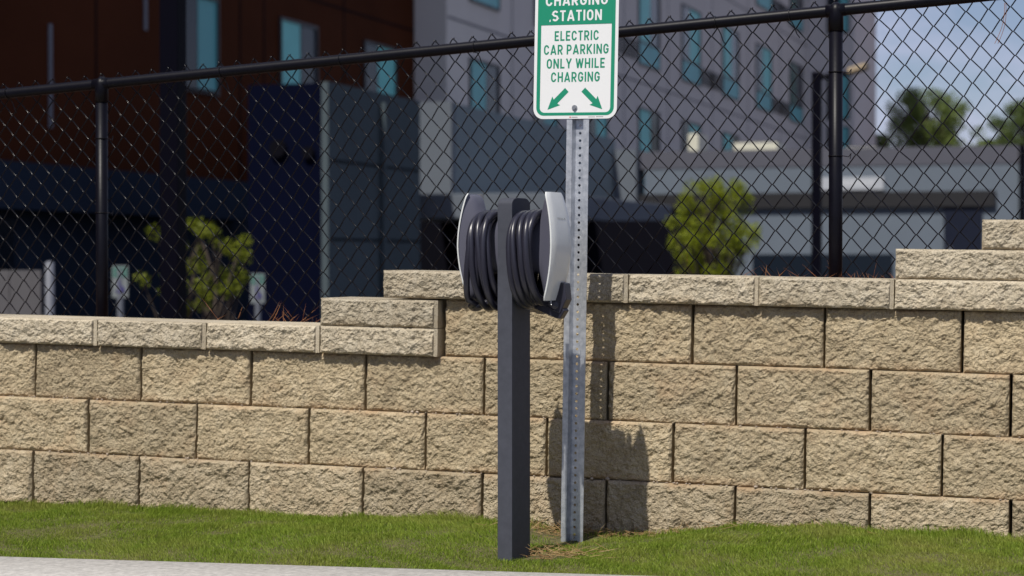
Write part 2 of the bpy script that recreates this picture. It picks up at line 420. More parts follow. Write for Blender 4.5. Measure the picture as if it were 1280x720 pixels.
# ------------------------------------------------------------------ retaining wall
W_, H_ = 0.457, 0.2059
def rough_mesh(w, h, d, seed, amp=1.0, cap=False):
    r = np.random.default_rng(seed)
    st = 0.0030
    nx, nz = int(w/st)+1, int(h/st)+1
    X = np.linspace(0, w, nx); Z = np.linspace(0, h, nz)
    n = 0.0036*lattice(nx, nz, w, h, 0.085, r)+0.0028*lattice(nx, nz, w, h, 0.036, r)
    n += 0.0034*lattice(nx, nz, w, h, 0.017, r)+0.0018*lattice(nx, nz, w, h, 0.017, r)
    n += 0.0031*lattice(nx, nz, w, h, 0.0095, r)+0.0019*lattice(nx, nz, w, h, 0.0058, r)
    n += 0.0010*r.normal(0, 1, (nz, nx))
    pit = lattice(nx, nz, w, h, 0.011, r)*lattice(nx, nz, w, h, 0.03, r); n -= 0.009*np.clip(pit-0.3, 0, 1)
    # a few broken facets
    for _ in range(7):
        ax, az = r.uniform(0, w), r.uniform(0, h); g = r.normal(0, 0.16, 2); rr = r.uniform(0.03, 0.09)
        dd = np.hypot((X-ax)[None, :], (Z-az)[:, None])
        n += np.where(dd < rr, ((X-ax)[None, :]*g[0]+(Z-az)[:, None]*g[1])*np.clip((rr-dd)/rr*3, 0, 1), 0)*0.35
    n *= amp*0.86
    ex = np.minimum(X, w-X)[None, :]; ez = np.minimum(Z, h-Z)[:, None]
    e = np.minimum(ex, ez)
    e = e+0.0045*(lattice(nx, nz, w, h, 0.02, r)*0.6+lattice(nx, nz, w, h, 0.008, r)*0.5)*(e < 0.02)
    ramp = np.clip(e/0.0085, 0, 1)
    disp = n*(0.35+0.65*ramp)+0.011*np.sqrt(ramp)-0.001*(1-ramp)
    XX, ZZ = np.meshgrid(X, Z)
    if cap:                                   # sawn strip at the tapered end
        sm = XX > w-0.014
        disp = np.where(sm, 0.004-0.35*(XX-(w-0.014)), disp)
        top = ZZ > h-0.006
        disp = np.where(top & ~sm, np.maximum(disp*0.6, 0.004), disp)
    V = np.stack([XX, -disp, ZZ], -1).reshape(-1, 3)
    I = np.arange(nx*nz).reshape(nz, nx)
    Q = np.stack([I[:-1, :-1], I[:-1, 1:], I[1:, 1:], I[1:, :-1]], -1).reshape(-1, 4).tolist()
    b = len(V)
    V = np.concatenate([V, [[0, d, 0], [w, d, 0], [w, d, h], [0, d, h]]])
    Q.append(list(I[0, ::-1])+[b, b+1]); Q.append(list(I[-1, :])+[b+2, b+3])
    Q.append(list(I[:, 0])+[b+3, b]); Q.append(list(I[::-1, -1])+[b+1, b+2]); Q.append([b+1, b, b+3, b+2])
    me = bpy.data.meshes.new('split_block'); me.from_pydata(V.tolist(), [], Q); me.update()
    return me
GAP = 0.0098
full = [rough_mesh(W_-GAP, H_-0.0015, 0.24, 100+i) for i in range(9)]
foot = [rough_mesh(W_-GAP, H_-0.0015, 0.24, 200+i, 1.1) for i in range(5)]
caps_ = [rough_mesh(W_-0.003, 0.0995, 0.28, 300+i, 1.0, True) for i in range(7)]
for me in full: me.materials.append(M['block'])
for me in foot: me.materials.append(M['footing'])
for me in caps_: me.materials.append(M['cap'])
wall = empty('retaining_wall', (0, 0, 0), (0, WALL_TILT, 0))
tag(wall, 'stepped tan retaining wall of split-face concrete blocks with pale coping', 'wall')
rb = random.Random(4)
def put(name, me, x, y, z):
    o = link(name, me, None, wall)
    o.location = (x+rb.uniform(-.0012, .0012), y+rb.uniform(-.003, .003), z+rb.uniform(-.0006, .0006))
    o.rotation_euler = (0, rb.uniform(-.0018, .0018), rb.uniform(-.005, .005))
    return o
BAT = 0.012
cnt = 0
for k, off, i0, i1, ms in ((0, 0.0, -9, 8, foot), (1, 0.0048+W_/2, -10, 8, full), (2, -0.0079, -9, 8, full)):
    prev = -1
    for i in range(i0, i1):
        j = rb.randrange(len(ms))
        while j == prev: j = rb.randrange(len(ms))
        prev = j
        put('block', ms[j], i*W_+off, k*BAT, (k-1)*H_)
for i in range(0, 11):                                  # fourth course, right of the step
    put('block', full[(i*4+2) % 9], -0.1675+i*W_, 3*BAT, 2*H_)
for i in range(0, 6):                                   # fifth and further course beyond the picture
    put('block', full[(i*5+1) % 9], 2.35+i*W_, 4*BAT, 3*H_+0.2)
OV = 0.031
for i in range(-9, 0):
    put('cap_stone', caps_[(i*3) % 7], -0.1745+i*0.4605, 2*BAT-OV, 2*H_)
put('cap_stone', caps_[4], -0.637, 2*BAT-OV+0.004, 2*H_+0.1005)
for i in range(-2, 8):
    put('cap_stone', caps_[(i*3+1) % 7], 0.52+i*0.4575, 3*BAT-OV, 3*H_)
for i in range(0, 6):
    put('cap_stone', caps_[(i*2+3) % 7], 1.434+i*0.4575, 3*BAT-OV+0.008, 3*H_+0.1005)
for i in range(0, 5):
    put('cap_stone', caps_[(i*2+6) % 7], 1.714+i*0.4575, 3*BAT-OV+0.014, 3*H_+0.2012)

# pebbles lying on the ledges between courses
r = np.random.default_rng(9); pv = []; pt = []
ico = bmesh.new(); bmesh.ops.create_icosphere(ico, subdivisions=1, radius=1.0)
iv = np.array([q.co[:] for q in ico.verts]); it = np.array([[q.index for q in fc.verts] for fc in ico.faces]); ico.free()
spots = [(0.455, 0, .008), (0.98, 0, .007), (1.2, 0, .006), (1.24, 0, .004), (-0.34, 0, .006), (-0.36, 0, .005), (-0.28, 1, .007), (-0.26, 1, .006), (0.40, 0, .006), (-1.17, 0, .005)]
spots += [(r.uniform(-2, 1.9), int(r.integers(0, 2)), r.uniform(.0015, .004)) for _ in range(220)]
for (x, k, s) in spots:
    q = iv*r.uniform(0.6, 1.3, iv.shape)*np.array([1.2, 0.8, 0.7])*s
    q = q+np.array([x, k*BAT-0.003-r.uniform(0, .006), k*H_+s*0.5])
    q = np.stack([q[:, 0]*math.cos(WALL_TILT)+q[:, 2]*math.sin(WALL_TILT), q[:, 1], -q[:, 0]*math.sin(WALL_TILT)+q[:, 2]*math.cos(WALL_TILT)], -1)
    pt.append(it+len(iv)*len(pv)); pv.append(q)
pb = link('ledge_pebbles', fastmesh('ledge_pebbles', np.concatenate(pv), np.concatenate(pt)), M['pebble'])
tag(pb, 'small pebbles and grit caught on the ledges of the block wall', 'pebbles', kind='stuff')

# ------------------------------------------------------------------ chain-link fence
FY = 0.45
def rail_pt(u, v): return onY(u, v, FY)
ra, rbp = rail_pt(127, 105), rail_pt(1045, 13)
SL = (rbp[2]-ra[2])/(rbp[0]-ra[0])
def rail_z(x): return ra[2]+(x-ra[0])*SL
fence = empty('chain_link_fence', (ra[0], FY, 0.45)); tag(fence, 'black chain-link fence with round posts and sloping top rail', 'fence')
def fl(p): return (p[0]-ra[0], p[1]-FY, p[2]-0.45)
SP = rbp[0]-ra[0]
def soil_z(x): return 0.43 if x < -0.5 else 0.60
for i in range(-1, 3):
    x = ra[0]+SP*i; zt = rail_z(x)
    m_ = MB().tube([fl((x, FY, soil_z(x)-0.3)), fl((x, FY, zt-0.03))], 0.0245, 18)
    p = m_.build('fence_post', M['black'], fence, smooth=False)
    p.data.polygons.foreach_set('use_smooth', [len(q.vertices) == 4 for q in p.data.polygons])
    c = MB().tube([fl((x, FY, zt-0.075)), fl((x, FY, zt+0.002)), fl((x, FY, zt+0.018)), fl((x, FY, zt+0.03))], [0.0268, 0.0268, 0.022, 0.006], 18)
    c.tube([fl((x-0.035, FY, rail_z(x-0.035))), fl((x+0.035, FY, rail_z(x+0.035)))], 0.0232, 16)
    c.build('loop_cap', M['black'], p, smooth=True).parent = p
    for hz in (0.22, 0.52):
        t = MB(); ring = [fl((x+0.0265*math.cos(a), FY+0.0265*math.sin(a), zt-hz)) for a in np.linspace(0.4, 2*math.pi+0.2, 22)]
        e = ring[-1]; ring += [(e[0]+0.02, e[1]-0.004, e[2]-0.004), (e[0]+0.03, e[1]-0.012, e[2]+0.008), (e[0]+0.027, e[1]-0.015, e[2]-0.012)]
        t.tube(ring, 0.0017, 5).build('tie_wire', M['wire'], p)
x0, x1 = ra[0]-SP*1.2, ra[0]+SP*2.1
pts = [fl((x, FY, rail_z(x))) for x in np.linspace(x0, x1, 12)]
rl = MB().tube(pts, 0.0212, 20).build('top_rail', M['black'], fence)
rl.data.polygons.foreach_set('use_smooth', [len(q.vertices) == 4 for q in rl.data.polygons])
for u in (8, 275, 424, 592, 893, 985):
    x = onY(u, 60, FY)[0]
    t = MB(); ring = [fl((x+0.002*q, FY+0.0235*math.cos(q), rail_z(x)+0.0235*math.sin(q))) for q in np.linspace(-1.2, 5.2, 22)]
    e = ring[-1]; ring += [(e[0]+0.01, e[1]+0.004, e[2]-0.02), (e[0]+0.018, e[1]+0.006, e[2]-0.045), (e[0]+0.03, e[1], e[2]-0.06)]
    t.tube(ring, 0.0019, 5).build('tie_wire', M['wire'], fence)
# woven fabric: every wire a zigzag locked into its neighbours
PW, QH = 0.0765, 0.0860
ca, sa = math.cos(math.atan(SL)+0.012), math.sin(math.atan(SL)+0.012)
wires = []; wf = []; base = 0
nseg = 25; rw = 0.0024
ncol = int((x1-x0)/(PW/2))
FB = FY+0.026
ang = np.arange(5)*2*math.pi/5
wr = np.random.default_rng(21)
jit = wr.normal(0, 0.0011, (ncol+2, nseg+2, 2))
for c in range(ncol):
    pts = []
    for j in range(nseg+1):
        right = ((j+c) % 2 == 0)
        node = c+1 if right else c
        u = node*(PW/2)+jit[node, j, 0]+(-0.0016 if right else 0.0016)
        vv_ = 0.040-j*(QH/2)+jit[node, j, 1]
        s = 1 if right else -1
        pts.append((u-0.004*s, 0.0022*s, vv_+0.0042)); pts.append((u, 0.0, vv_)); pts.append((u-0.004*s, -0.0022*s, vv_-0.0042))
    P = np.array(pts); n = len(P)
    T = np.gradient(P, axis=0); T /= np.linalg.norm(T, axis=1)[:, None]
    S = np.cross(T, [0, 1.0, 0]); S /= np.linalg.norm(S, axis=1)[:, None]; U = np.cross(S, T)
    R = P[:, None, :]+rw*(np.cos(ang)[None, :, None]*S[:, None, :]+np.sin(ang)[None, :, None]*U[:, None, :])
    wires.append(R.reshape(-1, 3))
    a = (np.arange(n-1)[:, None]*5+np.arange(5)[None, :]); b = (np.arange(n-1)[:, None]*5+(np.arange(5)[None, :]+1) % 5)
    wf.append(np.stack([a, b, b+5, a+5], -1).reshape(-1, 4)+base); base += n*5
A = np.concatenate(wires)
X = x0+A[:, 0]*ca+A[:, 2]*sa*-1.0*-1.0*0-A[:, 2]*sa; Z = rail_z(x0)+A[:, 0]*sa*1.0*0.84+A[:, 2]*ca
# keep the fabric rows parallel to the rail while its columns lean with it
Z = rail_z(x0)+(X-x0)*SL+A[:, 2]*ca
X = X+0.003*np.sin(A[:, 0]*2.3+A[:, 2]*4)+0.002*np.sin(A[:, 0]*7.1-A[:, 2]*6); Z = Z+0.003*np.sin(A[:, 0]*3.1+A[:, 2]*5)*np.clip(-A[:, 2]*3, 0, 1)
Vw = np.stack([X-ra[0], A[:, 1]+FB-FY+0.006*np.sin(A[:, 0]*1.9)*np.clip(-A[:, 2]*2, 0, 1), Z-0.45], -1)
fab = link('woven_wire', fastmesh('woven_wire', Vw, np.concatenate(wf)), M['wire'], fence); tag(fab, kind='stuff')
lw = MB()
for dx in (0.0, 0.008):
    a = rail_pt(1256+dx*200, 4); b = rail_pt(1243+dx*500, 55); q = [fl(a+(b-a)*t+np.array([0.012*math.sin(t*3), -0.01, 0])) for t in np.linspace(0, 1, 9)]
    lw.tube(q, 0.0009, 4)
lw.build('loose_strand', M['needle'], fence)

# pine straw along the fence foot, behind the coping
def place_needle(r, n):
    k = r.choice(5, n, p=[0.30, 0.22, 0.22, 0.10, 0.16])
    cx = np.array([1.10, 0.86, -0.98, -0.52, 1.32])[k]; sx = np.array([0.16, 0.12, 0.16, 0.06, 0.08])[k]
    x = cx+r.normal(0, 1, n)*sx; y = r.uniform(0.30, 0.55, n)
    z = np.where(x < -0.39, 0.512 + (x > -0.637)*0.09, 0.705)-WALL_TILT*x-0.03+r.uniform(-0.02, 0.012, n)
    return np.stack([x, y, z], -1)
sv, st = sticks(190, place_needle, 0.05, 0.16, 0.0020, 31, 0.65)
sv2, st2 = sticks(900, lambda r, n: (lambda x: np.stack([x, r.uniform(0.3, 0.6, n), np.where(x < -0.39, 0.50, 0.69)-WALL_TILT*x-0.035], -1))(r.uniform(-2.3, 1.8, n)), 0.03, 0.09, 0.0018, 32, 0.25)
ps = link('pine_straw', fastmesh('pine_straw', np.concatenate([sv, sv2]), np.concatenate([st, st2+len(sv)])), M['needle'])
tag(ps, 'rust-coloured pine straw at the foot of the chain-link fence', 'pine straw', kind='stuff')

# ------------------------------------------------------------------ charging pedestal
R60 = math.atan2(-0.203, 0.979)
PX, PY_ = 0.305, -0.586
pz = float(ground(np.array(PX), np.array(PY_)))-0.01
ZTOP = 0.958
ped = empty('charging_pedestal', (PX, PY_, pz), (0, 0, R60))
tag(ped, 'dark grey pedestal with two car chargers back to back and coiled black cables', 'charger')
hx, hy, ht = 0.0268, 0.0593, ZTOP-pz
cr = 0.036
poly = [(-hy, -0.05), (hy, -0.05)]
poly += [(hy-cr+cr*math.cos(a), ht-cr*0.62+cr*0.62*math.sin(a)) for a in np.linspace(0, math.pi/2, 9)]
poly += [(-hy+cr+cr*math.cos(a), ht-cr*0.62+cr*0.62*math.sin(a)) for a in np.linspace(math.pi/2, math.pi, 9)]
pp = MB().prism(poly, -hx, hx, 'x').build('post', M['post'], ped, bevel=0.0016)
MB().box(-hx-0.03, hx+0.03, -hy-0.02, hy+0.02, -0.04, 0.004).build('base_plate', M['post'], ped, bevel=0.002)
ZC = 0.7455+22/2500*6.38-pz             # connector centre above base

def section(hw, hh, n=40, p=3.2):
    out = []
    for i in range(n):
        a = 2*math.pi*i/n; c, s = math.cos(a), math.sin(a)
        out.append((hw*math.copysign(abs(c)**(2/p), c), hh*math.copysign(abs(s)**(2/p), s)))
    return out
def plate_w(z): return 0.0665-0.012*(abs(z)/0.172)**1.6
def bow(z): return 0.028*(1-(z/0.172)**2)-(0.010 if False else 0.006*(-z/0.172 if z < 0 else 0))
def connector(sgn, seed, sag):
    # local frame: +x away from the post face; mirrored by sgn
    n = 40
    stations = [(0.0, .046, .105, 0, 2.6), (0.012, .046, .105, 0, 2.6), (0.03, .036, .088, 0, 2.4), (0.070, .036, .088, 0, 2.4),
                (0.082, .038, .108, .15, 2.6), (0.090, .041, .138, .4, 3.2), (0.100, .046, .160, .7, 4.0), (0.112, .052, .1685, 1, 5.0), (0.1205, .0568, .1705, 1, 5.5)]
    v = []; f = []
    for (x, hw, hh, bw, p) in stations:
        for (y, z) in section(hw, hh, n, p):
            k = plate_w(z)/0.0575 if bw > 0.5 else 1.0
            v.append((sgn*(hx+x+bw*bow(z)), y*k, z))
    for i in range(len(stations)-1):
        for j in range(n):
            a = i*n+j; b = i*n+(j+1) % n; f.append((a, b, b+n, a+n))
    f.append(tuple(range(n)))
    h = link('charger_housing', pymesh('charger_housing', v, f, True), M['housing'], ped); h.location = (0, 0, ZC)
    bm = bmesh.new(); bm.from_mesh(h.data); bmesh.ops.recalc_face_normals(bm, faces=bm.faces); bm.to_mesh(h.data); bm.free()
    # bowed silver faceplate: front sheet, back sheet and rim
    nz, nyy = 36, 12; v = []; f = []
    def pv_(z, t, x):
        # rounded ends
        lim = 0.1725; w = plate_w(z)
        e = max(0.0, (abs(z)-(lim-0.016))/0.016); w *= math.sqrt(max(0.0, 1-0.22*e*e))
        return (sgn*(hx+x+bow(z)-0.006*t**6), t*w, z)
    for x in (0.1213, 0.1262):
        for i in range(nz+1):
            z = -0.1725+0.345*i/nz
            for j in range(nyy+1): v.append(pv_(z, -1+2*j/nyy, x))
    m_ = nyy+1; N1 = (nz+1)*m_
    for i in range(nz):
        for j in range(nyy):
            a = i*m_+j; f.append((a, a+m_, a+m_+1, a+1)); f.append((N1+a, N1+a+1, N1+a+m_+1, N1+a+m_))
    for i in range(nz):
        for j in (0, nyy): a = i*m_+j; f.append((a, a+m_, N1+a+m_, N1+a))
    for j in range(nyy):
        for i in (0, nz): a = i*m_+j; f.append((a, a+1, N1+a+1, N1+a))
    pl = link('faceplate', pymesh('faceplate', v, f, True), M['silver'], h)
    bm = bmesh.new(); bm.from_mesh(pl.data); bmesh.ops.recalc_face_normals(bm, faces=bm.faces)
    for e in bm.edges:
        if e.calc_face_angle(0) > 0.7: e.smooth = False
    bm.to_mesh(pl.data); bm.free()
    # coiled cable
    rr = random.Random(seed); rc = 0.0106
    loops = [(hx+0.0125+0.0165*i+rr.uniform(-.001, .001), 0) for i in range(5)]
    loops += [(hx+0.080, 1), (hx+0.061, 1), (hx+0.041, 1), (hx+0.020, 1)] if seed % 2 else [(hx+0.022, 1), (hx+0.043, 1), (hx+0.064, 1), (hx+0.083, 1)]
    pts = []; prm = []
    for i, (x, lay) in enumerate(loops):
        big = 1 if (lay and (i == len(loops)-1)) else 0
        prm.append((x, 0.078+0.017*lay+rr.uniform(0, .010), 0.098+0.014*lay+rr.uniform(-.003, .004), 0.150+0.014*lay+sag*rr.uniform(0.0, 1.0)+0.006*big,
                    rr.uniform(-.008, .010)+(0.040*big if seed % 2 == 0 else 0), rr.uniform(-0.010, 0.010)))
    S = 44
    for i in range(len(prm)):
        a, b = prm[i], prm[min(i+1, len(prm)-1)]
        for s_ in range(S):
            q = s_/S; t = math.pi/2-2*math.pi*q     # start at the top
            m = q*q*(3-2*q) if q > 0.55 else 0.0
            m = max(0.0, (q-0.55)/0.45); m = m*m*(3-2*m)
            x, wy, hu, hd, tw, tw2 = [a[k]+(b[k]-a[k])*m for k in range(6)]
            cz, sz = math.cos(t), math.sin(t)
            hh = hu if sz > 0 else hd
            y = wy*math.copysign(abs(cz)**0.86, cz); z = hh*math.copysign(abs(sz)**0.92, sz)
            x_ = x+tw*math.sin(t)*(-1 if sz < 0 else 0.2)+tw2*cz
            x_ = min(x_, hx+0.088+(0.034 if sz < -0.15 and abs(y) > 0.05 or z < -0.18 else 0.0)) if sz < 0 else min(x_, hx+0.080)
            pts.append((sgn*max(x_, hx+0.0115), y, z-0.005))
    # tail dropping to the plug
    e = pts[-1]
    mb = MB().tube(pts, rc, 12)
    cb = mb.build('coiled_cable', M['cable'], h, smooth=True)
    return h
right = connector(1, 3, 0.030)
left = connector(-1, 8, 0.034)
# plug handle hung under the right charger
pg = MB()
pg.tube([(hx+0.070, 0.02, -0.150), (hx+0.090, 0.02, -0.172), (hx+0.112, 0.025, -0.186), (hx+0.128, 0.03, -0.192)], [0.012, 0.017, 0.021, 0.018], 12)
pg.prism([(hx+0.105, -0.205), (hx+0.135, -0.214), (hx+0.158, -0.170), (hx+0.152, -0.118), (hx+0.128, -0.112), (hx+0.118, -0.16)], 0.012, 0.052, 'y')
pg.prism([(hx+0.030, -0.196), (hx+0.050, -0.178), (hx+0.120, -0.172), (hx+0.150, -0.205), (hx+0.132, -0.232), (hx+0.118, -0.230)], 0.016, 0.048, 'y')
pg.build('plug_handle', M['cable'], right, bevel=0.003)
pg = MB()
pg.tube([(-hx-0.03, -0.02, -0.165), (-hx-0.055, -0.03, -0.180), (-hx-0.085, -0.03, -0.178), (-hx-0.10, -0.02, -0.16)], 0.0106, 12)
pg.build('cable_tail', M['cable'], left, smooth=True)
MB().tube([(hx+0.118, -0.012, -0.165), (hx+0.120, -0.02, -0.178), (hx+0.124, -0.024, -0.186)], 0.0022, 6).build('steel_glint', M['bolt'], right)  # bit of bright steel added to give a metal glint

# ------------------------------------------------------------------ text helper
def arc_pts(cx, cy, rx, ry, a0, a1, n=9):
    return [(cx+rx*math.cos(rad(a)), cy+ry*math.sin(rad(a))) for a in np.linspace(a0, a1, n)]
LT = 0.165                                   # stroke width, cap height 1
def glyph(ch):
    a = LT/2; t = 1-a
    w = {'I': LT, 'E': .50, 'L': .48, 'T': .52, 'W': .86, 'A': .66, 'N': .62, 'H': .60, 'K': .62, 'Y': .64, 'P': .56, 'R': .58, 'S': .58}.get(ch, .60)
    m = w/2; r = w/2-a; q = 0.30
    if ch == 'I': st = [[(a, 0), (a, 1)]]
    elif ch == 'E': st = [[(a, 0), (a, 1)], [(a, t), (w, t)], [(a, .5), (w*.88, .5)], [(a, a), (w, a)]]
    elif ch == 'L': st = [[(a, 0), (a, 1)], [(a, a), (w, a)]]
    elif ch == 'T': st = [[(m, 0), (m, 1)], [(0, t), (w, t)]]
    elif ch == 'H': st = [[(a, 0), (a, 1)], [(w-a, 0), (w-a, 1)], [(a, .5), (w-a, .5)]]
    elif ch == 'N': st = [[(a, 0), (a, 1)], [(w-a, 0), (w-a, 1)], [(a, .97), (w-a, .03)]]
    elif ch == 'A': st = [[(a*.75, 0), (m, .99)], [(w-a*.75, 0), (m, .99)], [(w*.22, .26), (w*.78, .26)]]
    elif ch == 'K': st = [[(a, 0), (a, 1)], [(a, .36), (w-a*.9, 1)], [(w*.36, .52), (w-a*.7, 0)]]
    elif ch == 'Y': st = [[(m, 0), (m, .46)], [(m, .42), (a*.8, 1)], [(m, .42), (w-a*.8, 1)]]
    elif ch == 'W': st = [[(a*.8, 1), (w*.28, .01)], [(w*.28, .01), (m, .96)], [(m, .96), (w*.72, .01)], [(w*.72, .01), (w-a*.8, 1)]]
    elif ch in 'PR':
        rr = .25 if ch == 'P' else .245; cy = t-rr
        st = [[(a, 0), (a, 1)], [(a, t)]+arc_pts(w-a-rr*.8, cy, rr*.8, rr, 90, -90, 11)+[(a, t-2*rr)]]
        if ch == 'R': st.append([(w*.46, t-2*rr), (w-a*.8, 0)])
    elif ch in 'CG':
        c = arc_pts(m, t-q, r, q, 12, 180, 10)+arc_pts(m, a+q, r, q, 180, 348 if ch == 'C' else 360, 11)
        if ch == 'G': c += [(w-a, .46), (m*1.02, .46)]
        st = [c]
    elif ch == 'O':
        st = [arc_pts(m, t-q, r, q, 0, 180, 11)+arc_pts(m, a+q, r, q, 180, 360, 11)+[(w-a, t-q)]]
    elif ch == 'S':
        rr = (1-LT)/4
        st = [arc_pts(m, t-rr, r, rr, 25, 180, 9)+arc_pts(m, t-rr, r, rr, 180, 262, 5)+arc_pts(m, a+rr, r, rr, 82, 0, 5)+arc_pts(m, a+rr, r, rr, 0, -155, 9)]
    else: st = []
    return w, st
def text_mesh(name, s, w, h, m, parent, cx, v0, y, bold=0.0, space=1.0):
    x = 0.0; v = []; f = []; k = 0
    for ch in s:
        if ch == ' ': x += 0.30; continue
        gw, st = glyph(ch)
        for line in st:
            p = [np.array(q, float) for q in line]; n = len(p); b = len(v)
            for i in range(n):
                d1 = p[i]-p[i-1] if i else p[1]-p[0]; d2 = p[i+1]-p[i] if i < n-1 else d1
                d1 = d1/(np.linalg.norm(d1)+1e-9); d2 = d2/(np.linalg.norm(d2)+1e-9)
                t_ = d1+d2; t_ = t_/(np.linalg.norm(t_)+1e-9); nn = np.array([-t_[1], t_[0]]); c = max(0.5, float(d1@t_))
                for sg in (1, -1):
                    q = p[i]+nn*sg*LT/2/c; v.append((x+q[0], k*0.000045, q[1]))
            for i in range(n-1): f.append((b+2*i, b+2*i+1, b+2*i+3, b+2*i+2))
            k = (k+1) % 4
        x += gw+0.155
    x -= 0.155
    v = [((q[0]-x/2)/x*w+cx, y-q[1], q[2]*h+v0) for q in v]
    return link(name, pymesh(name, v, f), m, parent)

t = text_mesh('lettering', 'TESLA', 0.052, 0.006, M['letter'], right, 0, 0, 0, 0.01, 1.5)
co = np.array([q.co[:] for q in t.data.vertices])
zz = co[:, 2]+0.085
xx = np.array([hx+0.1265+bow(z) for z in zz])
t.data.vertices.foreach_set('co', np.stack([xx+0.0004, co[:, 0], zz], -1).astype(np.float32).ravel())

# ------------------------------------------------------------------ sign on a perforated post
SX, SY = 0.380, -0.185
sz0 = float(ground(np.array(SX), np.array(SY)))-0.02
LEAN = 0.0150
sp = empty('sign_post', (SX, SY, sz0), (0, LEAN, rad(-5)))
tag(sp, 'galvanised perforated post carrying the green and white charging station parking sign', 'sign')
# hat channel: flanges in front, web set back, holes punched along the web
web, fl_, dep, th = 0.030, 0.0185, 0.0235, 0.0028
LEN = 1.93
outer = [(-0.0405, 0), (-0.0205, 0), (-0.0150, dep), (0.0150, dep), (0.0205, 0), (0.0405, 0)]
mb = MB()
def plate(a, b, z0, z1, t_=th):
    d = np.array(b)-np.array(a); n = np.array([-d[1], d[0]])/np.linalg.norm(d)*t_
    mb.prism([tuple(a), tuple(b), tuple(np.array(b)+n), tuple(np.array(a)+n)], z0, z1, 'z')
plate(outer[0], outer[1], -0.35, LEN); plate(outer[4], outer[5], -0.35, LEN)
plate(outer[1], outer[2], -0.35, LEN); plate(outer[3], outer[4], -0.35, LEN)
pitch = 0.0254; nh = int((LEN+0.35)/pitch); hr = 0.0049
for i in range(nh):
    zc = -0.35+pitch*(i+0.5); x0_, x1_ = -0.0150, 0.0150
    sq = [(x1_, zc), (x1_, zc+pitch/2), (0, zc+pitch/2), (x0_, zc+pitch/2), (x0_, zc), (x0_, zc-pitch/2), (0, zc-pitch/2), (x1_, zc-pitch/2)]
    sq = [(x1_, zc), (x1_, zc+pitch*.3), (x1_, zc+pitch/2), (0, zc+pitch/2), (x0_, zc+pitch/2), (x0_, zc+pitch*.3), (x0_, zc), (x0_, zc-pitch*.3), (x0_, zc-pitch/2), (0, zc-pitch/2), (x1_, zc-pitch/2), (x1_, zc-pitch*.3)]
    ho = [(hr*math.cos(2*math.pi*k/12), zc+hr*math.sin(2*math.pi*k/12)) for k in range(12)]
    n = len(mb.v)
    for yy in (dep, dep+th):
        for p in sq: mb.v.append((p[0], yy, p[1]))
        for p in ho: mb.v.append((p[0], yy, p[1]))
    for k in range(12):
        j = (k+1) % 12
        mb.f.append((n+k, n+j, n+12+j, n+12+k)); mb.f.append((n+24+k, n+36+k, n+36+j, n+24+j)); mb.f.append((n+12+k, n+12+j, n+36+j, n+36+k))
mb.build('channel_post', M['galv'], sp)
# sign panel 305 x 457 mm
SB = 1.239-sz0
def rrect(w0, w1, z0, z1, rr_):
    out = []
    for cx, cz, a0 in ((w1-rr_, z1-rr_, 0), (w0+rr_, z1-rr_, 90), (w0+rr_, z0+rr_, 180), (w1-rr_, z0+rr_, 270)):
        for a in np.linspace(a0, a0+90, 8): out.append((cx+rr_*math.cos(rad(a)), cz+rr_*math.sin(rad(a))))
    return out
panel = MB().prism(rrect(-0.1525, 0.1525, 0, 0.457, 0.036), -0.0026, -0.0006, 'y').build('sign_panel', M['sheet'], sp, bevel=0.0005)
panel.location = (-0.011, 0, SB); panel.rotation_euler = (0, rad(0.3), 0)
def flat(name, poly, y, m):
    return link(name, pymesh(name, [(p[0], y, p[1]) for p in poly], [tuple(range(len(poly)))]), m, panel)
# green frame ring and header field
o_, i_ = rrect(-0.1415, 0.1415, 0.0115, 0.446, 0.027), rrect(-0.1285, 0.1285, 0.0215, 0.437, 0.017)
ringv = [(p[0], -0.0030, p[1]) for p in o_+i_]; n = len(o_)
link('green_border', pymesh('green_border', ringv, [(k, (k+1) % n, n+(k+1) % n, n+k) for k in range(n)]), M['green'], panel)
flat('green_header', [(-0.1300, 0.3200), (0.1300, 0.3200), (0.1300, 0.4385), (-0.1300, 0.4385)], -0.0034, M['green'])
B_ = 0.012
text_mesh('lettering', 'CHARGING', 0.226, 0.0365, M['sheet'], panel, 0.0, 0.3850, -0.0038, B_, 1.02)
text_mesh('lettering', 'STATION', 0.181, 0.0365, M['sheet'], panel, 0.002, 0.3325, -0.0038, B_, 1.02)
flat('dot', [(-0.0985, 0.331), (-0.0945, 0.331), (-0.0940, 0.3385), (-0.0975, 0.3385)], -0.0038, M['sheet'])
text_mesh('lettering', 'ELECTRIC', 0.161, 0.0335, M['green'], panel, 0.002, 0.2655, -0.0030, B_, 1.02)
text_mesh('lettering', 'CAR PARKING', 0.236, 0.0335, M['green'], panel, 0.001, 0.2190, -0.0030, B_, 1.02)
text_mesh('lettering', 'ONLY WHILE', 0.212, 0.0335, M['green'], panel, 0.0, 0.1715, -0.0030, B_, 1.02)
text_mesh('lettering', 'CHARGING', 0.178, 0.0335, M['green'], panel, 0.0, 0.1255, -0.0030, B_, 1.02)
def arrow(sg):
    a = np.array([sg*0.030, 0.0985]); b = np.array([sg*0.100, 0.0315]); d = (b-a)/np.linalg.norm(b-a); n = np.array([-d[1], d[0]])
    k = b-d*0.040; pts_ = [a+n*.0095, k+n*.0095, k+n*.0095+n*.0115-d*.004, b, k-n*.0095-n*.0115-d*.004, k-n*.0095, a-n*.0095]
    flat('arrow', pts_, -0.0030, M['green'])
arrow(-1); arrow(1)
flat('maker_mark', [(-0.019, 0.004), (-0.013, 0.004), (-0.013, 0.0075), (-0.019, 0.0075)], -0.0030, M['redmark'])
